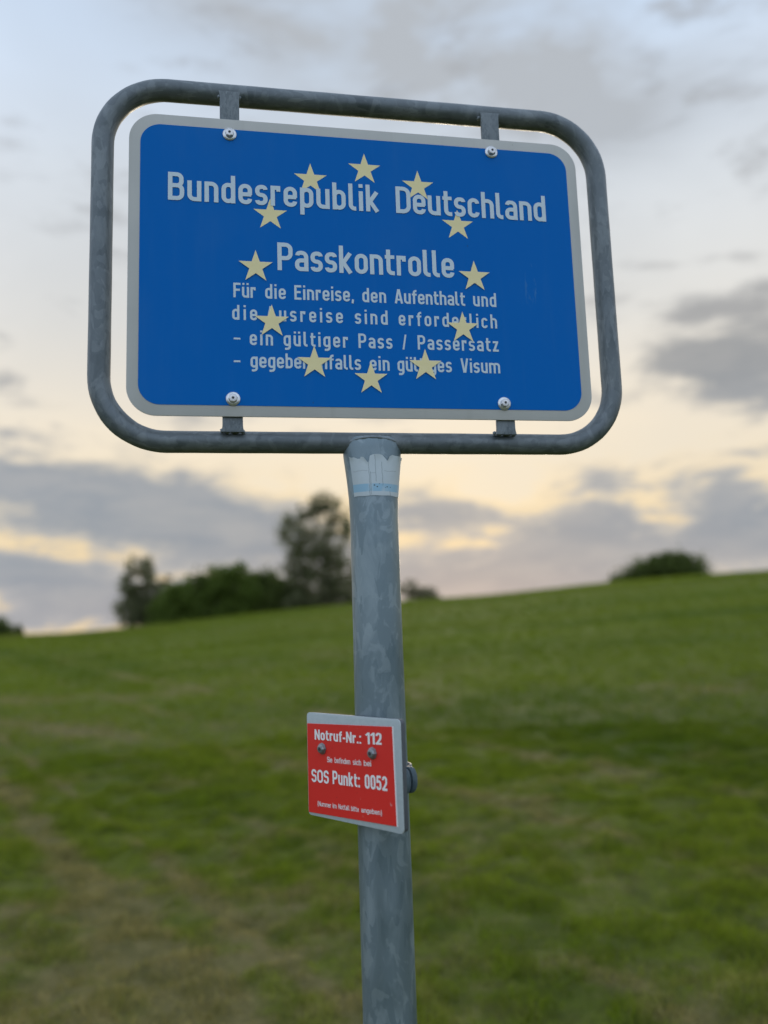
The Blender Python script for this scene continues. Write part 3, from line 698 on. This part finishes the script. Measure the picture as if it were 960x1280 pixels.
# ------------------------------------------------------------------ emergency point sign
OF = .055
sos = thing('emergency_sign', O0 + Vector((0, 0, 1.32)), R(-44), 'small red emergency number sign on a grey plate clamped to the post', 'sign')
z0 = -1.32
px0, px1, pz0, pz1 = -.1030, .0912, 1.3228 + z0, 1.4718 + z0
bp = link('backing_plate', bmmesh('backing_plate', slab(rrect(px0, px1, pz0, pz1, .006, 5), -OF, -OF + .002, .0005), True), M['plate'], sos)
link('backing_board', bmmesh('backing_board', slab(rrect(px0 + .0006, px1 - .0006, pz0 + .0006, pz1 - .0006, .006, 5), -OF + .0021, -OF + .0105, .0006), True), M['plateside'], sos)
rx0, rx1 = -.1010, .0787
# the red film sits very slightly askew on the plate
ro = [(rx0, 1.3268 + z0), (rx1 + .0014, 1.3316 + z0), (rx1 - .0012, 1.4615 + z0), (rx0, 1.4556 + z0)]
film = link('red_panel', bmmesh('red_panel', slab(ro, -OF - .0012, -OF - .0001, .0002)), M['red'], sos)
link('panel_rim', bmmesh('panel_rim', slab([(rx1 + .0014, 1.3312 + z0), (rx1 + .0030, 1.3312 + z0), (rx1 + .0004, 1.4620 + z0), (rx1 - .0012, 1.4618 + z0)], -OF - .0013, -OF - .0001)), M['redletter'], sos)
for txt, x0, x1, za, zb_, cap, sg in [('Notruf-Nr.:', -.0837, .0165, 1.4330, 1.4345, .0150, True), ('112', .0259, .0570, 1.4348, 1.4362, .0160, True),
        ('Sie', -.0570, -.0455, 1.4028, 1.4031, .0078, False), ('befinden', -.0405, -.0070, 1.4032, 1.4041, .0078, False), ('sich', -.0020, .0150, 1.4042, 1.4047, .0078, False), ('bei', .0205, .0350, 1.4048, 1.4052, .0078, False),
        ('SOS', -.0926, -.0540, 1.3712, 1.3722, .0186, True), ('Punkt:', -.0458, .0115, 1.3731, 1.3745, .0188, True), ('0052', .0213, .0650, 1.3744, 1.3757, .0192, True),
        ('(Nummer', -.0801, -.0500, 1.3383, 1.3392, .0068, False), ('im', -.0470, -.0385, 1.3394, 1.3396, .0068, False), ('Notfall', -.0345, -.0110, 1.3397, 1.3404, .0068, False),
        ('bitte', -.0080, .0080, 1.3405, 1.3411, .0068, False), ('angeben)', .0125, .0535, 1.3412, 1.3426, .0068, False)]:
    W_ = .165 if sg else .125; H_ = W_ / 2
    lettering([(txt, x0, x1, za + z0, cap)], film, M['redletter'], -OF - .0016, sg, True, (zb_ - za) / (x1 - x0))
for i, (cx, cz) in enumerate([(-.0672, 1.4212 + z0), (.0383, 1.4235 + z0)]):
    v, f = lathe_y([(.0035, -OF - .0072), (.0058, -OF - .0066), (.0072, -OF - .0048), (.0076, -OF - .0030), (.0086, -OF - .0026), (.0086, -OF - .0013)], cx, cz, 8)
    sc = link('screw', pymesh('screw', v, f, False), M['screw'], sos)
    v, f = lathe_y([(.0028, -OF - .0076), (.0028, -OF - .0065)], cx, cz, 6)
    link('screw_recess', pymesh('screw_recess', v, f), M['socket'], sc)
# two-part band clamp round the post, ears towards the ends of the plate
def band(y_sign):
    v, f = [], []; zc = 1.379 + z0; hz = .017; prof_ = [(.0385, -hz), (.0430, -hz), (.0448, -hz * .6), (.0448, hz * .6), (.0430, hz), (.0385, hz)]
    n = 20; th = [R(-2) + (math.pi + R(4)) * i / n for i in range(n + 1)]
    for a in th:
        for r_, zz in prof_: v.append((r_ * math.cos(a), y_sign * (r_ * math.sin(a) + .001), zc + zz))
    m = len(prof_)
    for i in range(n):
        for k in range(m): f.append((i * m + k, i * m + (k + 1) % m, (i + 1) * m + (k + 1) % m, (i + 1) * m + k))
    f.append(tuple(range(m))); f.append(tuple(n * m + k for k in range(m)))
    return v, f
def ear(sx, ys):
    # rounded lug standing out from the band
    zc = 1.379 + z0; P_ = [(sx * (.036 + .024 * (1 - (1 - math.cos(R(t))) * .40)), zc + .018 * math.sin(R(t))) for t in range(-90, 91, 15)]
    P_ = [(sx * .036, zc - .018)] + P_[0:] + [(sx * .036, zc + .018)]
    P2 = []
    for q in P_:
        if not P2 or (abs(P2[-1][0] - q[0]) + abs(P2[-1][1] - q[1])) > 1e-5: P2.append(q)
    if sx < 0: P2 = P2[::-1]
    return slab(P2, ys, ys + .011, .0035)
cl = link('clamp', pymesh('clamp', *band(-1), True), M['clamp'], sos)
cl2 = link('clamp', pymesh('clamp', *band(1), True), M['clamp'], sos)
for sx_ in (1, -1):
    link('clamp_ear', bmmesh('clamp_ear', ear(sx_, -.0125), True), M['clamp'], cl)
    link('clamp_ear', bmmesh('clamp_ear', ear(sx_, .0012), True), M['clamp'], cl2)
    v, f = lathe_y([(.003, -.0165), (.0055, -.0155), (.0065, -.0135), (.0065, -.0120)], sx_ * .048, 1.379 + z0, 16)
    link('clamp_bolt', pymesh('clamp_bolt', v, f, True), M['clamp'], cl)
    v, f = lathe_y([(.0065, .0120), (.0065, .0160), (.003, .0168)], sx_ * .048, 1.379 + z0, 6)
    link('clamp_nut', pymesh('clamp_nut', v, f, False), M['clamp'], cl2)
for sx_ in (-1, 1):   # spacers between plate and clamp
    link('spacer', bmmesh('spacer', slab([(sx_ * .03 - .008, 1.375 + z0), (sx_ * .03 + .008, 1.375 + z0), (sx_ * .03 + .008, 1.452 + z0), (sx_ * .03 - .008, 1.452 + z0)], -OF + .011, -.031)), M['clamp'], sos)

# ------------------------------------------------------------------ trees and bushes on the skyline
def leafmat(name, c1, c2, c3):
    def fn(t, b):
        v = t.attr('var')
        n = t.noise(t.pos(), .8, 3)
        c = t.mix(t.rng(t.m('ADD', t.m('MULTIPLY', v, .6), t.m('MULTIPLY', n, .4)), .25, .75), c1, t.mix(v, c2, c3))
        setc(t, b, c)
        tl = t.n.new('ShaderNodeBsdfTranslucent'); t.l.new(c, tl.inputs[0]); mx = t.n.new('ShaderNodeMixShader'); mx.inputs[0].default_value = .5
        t.l.new(b.outputs[0], mx.inputs[1]); t.l.new(tl.outputs[0], mx.inputs[2]); t.l.new(mx.outputs[0], t.n['Material Output'].inputs[0])
    return mat(name, fn, .6, 0, .3)
LEAF = {'dark': leafmat('dark_leaves', (.075, .105, .02), (.11, .15, .03), (.14, .18, .04)),
        'green': leafmat('green_leaves', (.10, .15, .02), (.14, .20, .03), (.17, .24, .045)),
        'pale': leafmat('haze_paled_leaves', (.14, .155, .075), (.17, .185, .09), (.20, .21, .10))}  # paler, greyer leaf colour carries the distance haze
M['bark'] = mat('bark', lambda t, b: (setc(t, b, t.mix(t.noise(t.mapping(t.obj(), (1, 1, .2)), 9, 5), (.05, .042, .032), (.12, .10, .08))),
      t._in(b.inputs['Normal'], t.bump(t.noise(t.mapping(t.obj(), (1, 1, .2)), 14, 4), .6, .03))), .9)
def limb(p0, p1, r0, r1, V, F, seg=7, n=5, bend=.06):
    p0 = Vector(p0); p1 = Vector(p1); d_ = (p1 - p0); L = d_.length
    off = Vector((random.uniform(-1, 1), random.uniform(-1, 1), random.uniform(-.3, .3))) * L * bend
    base = len(V)
    for i in range(n + 1):
        t = i / n; c = p0.lerp(p1, t) + off * math.sin(math.pi * t); r_ = r0 + (r1 - r0) * t
        tt = d_.normalized(); s = tt.orthogonal().normalized(); u = tt.cross(s)
        for k in range(seg): q = 2 * math.pi * k / seg; V.append(c + s * math.cos(q) * r_ + u * math.sin(q) * r_)
    for i in range(n):
        for k in range(seg): F.append((base + i * seg + k, base + i * seg + (k + 1) % seg, base + (i + 1) * seg + (k + 1) % seg, base + (i + 1) * seg + k))
def tree(name, az_, r, lobes, kind, label, cat, leaf=.16, dens=1.0, trunk_r=.2, fork=.35, group=None):
    """lobes: (dx across view, dy depth, z centre, rx, ry, rz, n_leaves) in metres about the base"""
    a = R(az_); bx, by = math.sin(a) * r, math.cos(a) * r; bz = float(height(bx, by))
    root = thing(name, (bx, by, bz), -a, label, cat, group)
    V, F = [], []; top = max(l[2] for l in lobes)
    limb((0, 0, -.3), (0.1, 0, top * fork), trunk_r, trunk_r * .7, V, F, 10, 6, .02)
    tips = []
    for (dx, dy, z, rx, ry, rz, n) in lobes:
        limb((0.05, 0, top * fork * random.uniform(.6, 1)), (dx, dy, z), trunk_r * .55, trunk_r * .18, V, F)
        for _ in range(6):
            q = Vector((dx + random.gauss(0, .5) * rx, dy + random.gauss(0, .5) * ry, z + random.gauss(0.1, .5) * rz))
            limb((dx, dy, z), q, trunk_r * .18, .012, V, F, 5, 3)
    link('trunk', pymesh('trunk', V, F, True), M['bark'], root)
    pts = []
    for (dx, dy, z, rx, ry, rz, n) in lobes:
        n = int(n * dens); nc = max(8, n // 45)
        d3 = rng.normal(size=(nc, 3)); d3 /= np.linalg.norm(d3, axis=1)[:, None]
        rad = rng.uniform(.25, 1, nc) ** .6 * (1 + .18 * np.sin(d3[:, 0] * 5 + d3[:, 2] * 7))
        cc = d3 * rad[:, None] * np.array([rx, ry, rz]) + np.array([dx, dy, z])
        pick = rng.integers(0, nc, n); cs = rng.uniform(.5, 1.4, nc)
        sc_ = .17 * (rx + rz) / 2 * cs[pick]
        pts.append(cc[pick] + rng.normal(size=(n, 3)) * sc_[:, None])
    P = np.concatenate(pts); P = P[P[:, 2] > .05]; n = len(P)
    u = rng.normal(size=(n, 3)); u /= np.linalg.norm(u, axis=1)[:, None]; q = rng.normal(size=(n, 3)); v_ = np.cross(u, q); v_ /= np.linalg.norm(v_, axis=1)[:, None]
    s = leaf * rng.uniform(.6, 1.4, n)[:, None]
    vv = np.empty((n, 4, 3)); vv[:, 0] = P - u * s; vv[:, 1] = P + v_ * s * .42 - u * s * .1; vv[:, 2] = P + u * s; vv[:, 3] = P - v_ * s * .42 - u * s * .1
    me = bpy.data.meshes.new('crown'); me.vertices.add(4 * n); me.vertices.foreach_set('co', vv.astype(np.float32).ravel())
    me.loops.add(4 * n); me.loops.foreach_set('vertex_index', np.arange(4 * n, dtype=np.int32))
    me.polygons.add(n); me.polygons.foreach_set('loop_start', np.arange(0, 4 * n, 4, dtype=np.int32)); me.polygons.foreach_set('loop_total', np.full(n, 4, np.int32))
    me.update(); me.validate()
    at = me.attributes.new('var', 'FLOAT', 'POINT'); at.data.foreach_set('value', np.repeat(rng.uniform(0, 1, n), 4).astype(np.float32))
    link('crown', me, LEAF[kind], root)
    return root

# tall sparse tree behind the post
tree('tree', -4.3, 78, [(.2, 0, 10.4, 2.0, 1.8, 1.3, 1500), (-1.3, 0, 9.5, 1.5, 1.5, 1.2, 900), (-2.9, 0, 7.5, 1.6, 1.7, 2.0, 2600), (1.3, .5, 8.2, 1.7, 1.7, 1.8, 1900), (-.8, -.3, 6.4, 1.7, 1.8, 1.9, 2200),
     (-2.6, .3, 4.4, 1.7, 1.8, 1.7, 2500), (1.2, 0, 4.5, 2.1, 1.8, 2.2, 3200), (-1.0, 0, 2.8, 2.2, 1.8, 1.8, 3600), (1.6, 0, 1.9, 2.2, 1.8, 1.6, 3000), (-1.8, 0, .9, 2.5, 1.8, 1.1, 3000), (1.6, 0, .6, 2.2, 1.8, .9, 2000)], 'pale',
     'tall airy tree rising behind the post, far higher than the bushes beside it', 'tree', .15, .85, .16, .5)
tree('tree', -16.7, 84, [(-.3, 0, 6.1, 1.5, 1.5, 1.1, 1100), (-1.4, 0, 4.5, 1.3, 1.5, 1.3, 1200), (1.1, 0, 4.2, 1.6, 1.5, 1.3, 1500), (-1.5, 0, 2.2, 1.5, 1.5, 1.8, 2600), (.6, 0, 2.2, 2.1, 1.5, 1.7, 3000), (-.3, 0, .8, 2.5, 1.5, 1.0, 2000)], 'pale',
     'small round-topped tree at the left end of the bush row', 'tree', .16, 1.0, .14, .4)
BG = 'bushes in the dark row between the two trees'
for az_, r_, h_, w_x, k_, lab in [(-14.4, 80, 4.0, 2.6, 'green', 'leafy green bush tucked against the small left tree'),
                              (-12.7, 82, 5.0, 3.0, 'dark', 'dark bush in the row, second from the left tree'),
                              (-10.8, 80, 5.3, 3.0, 'green', 'broad green bush in the middle of the row, its highest'),
                              (-9.0, 82, 4.7, 3.0, 'dark', 'dark green bush right of the middle of the row'),
                              (-7.2, 80, 3.4, 2.7, 'dark', 'low dark bush at the foot of the tall airy tree')]:
    tree('bush', az_, r_, [(0, 0, h_ * .62, w_x * .8, 1.8, h_ * .36, 2600), (-w_x * .5, 0, h_ * .36, w_x * .6, 1.7, h_ * .36, 2300), (w_x * .5, 0, h_ * .36, w_x * .6, 1.7, h_ * .36, 2300),
         (w_x * random.uniform(-.2, .2), -.5, h_ * .78, w_x * .5, 1.1, h_ * .2, 1200), (0, 0, .5, w_x * 1.1, 1.8, .8, 2500)], k_, lab, 'bush', .17, 1.2, .1, .3, BG)
tree('bush', 2.4, 84, [(0, 0, 1.3, 1.4, 1.0, 1.0, 1500), (-1.4, 0, 2.0, 1.0, .9, .9, 900), (1.3, 0, 1.1, .9, .8, .7, 700), (-.6, 0, .7, 1.6, 1.0, .7, 900)], 'pale', 'small sparse bush on the skyline just right of the post', 'bush', .13, .8, .06)
tree('bush', 6.4, 82, [(0, 0, .3, 1.4, .8, .35, 300)], 'dark', 'tiny low shrub on the ridge right of the post', 'bush', .12, .8, .04)
tree('bush', 19.2, 78, [(0, 0, 1.2, 3.0, 2.2, 1.35, 5200), (1.7, 0, .9, 2.2, 2.0, 1.2, 3000), (-2.2, 0, .7, 1.9, 1.8, 1.0, 2600), (-3.4, 0, .3, 1.9, 1.4, .8, 2200), (.4, 0, 1.9, 1.8, 1.5, .75, 1800)], 'dark',
     'dark dome-shaped thicket on the ridge at the right', 'bush', .15, 1.2, .12)
tree('bush', -25.3, 120, [(.6, 0, 1.2, 1.5, 1.6, 1.1, 1800), (-.8, 0, 2.0, 1.6, 1.6, 1.3, 1800), (-2.6, 0, 1.6, 1.9, 1.6, 1.5, 1500)], 'dark', 'small dark bush at the far left edge of the horizon', 'bush', .2, 1.0, .1)
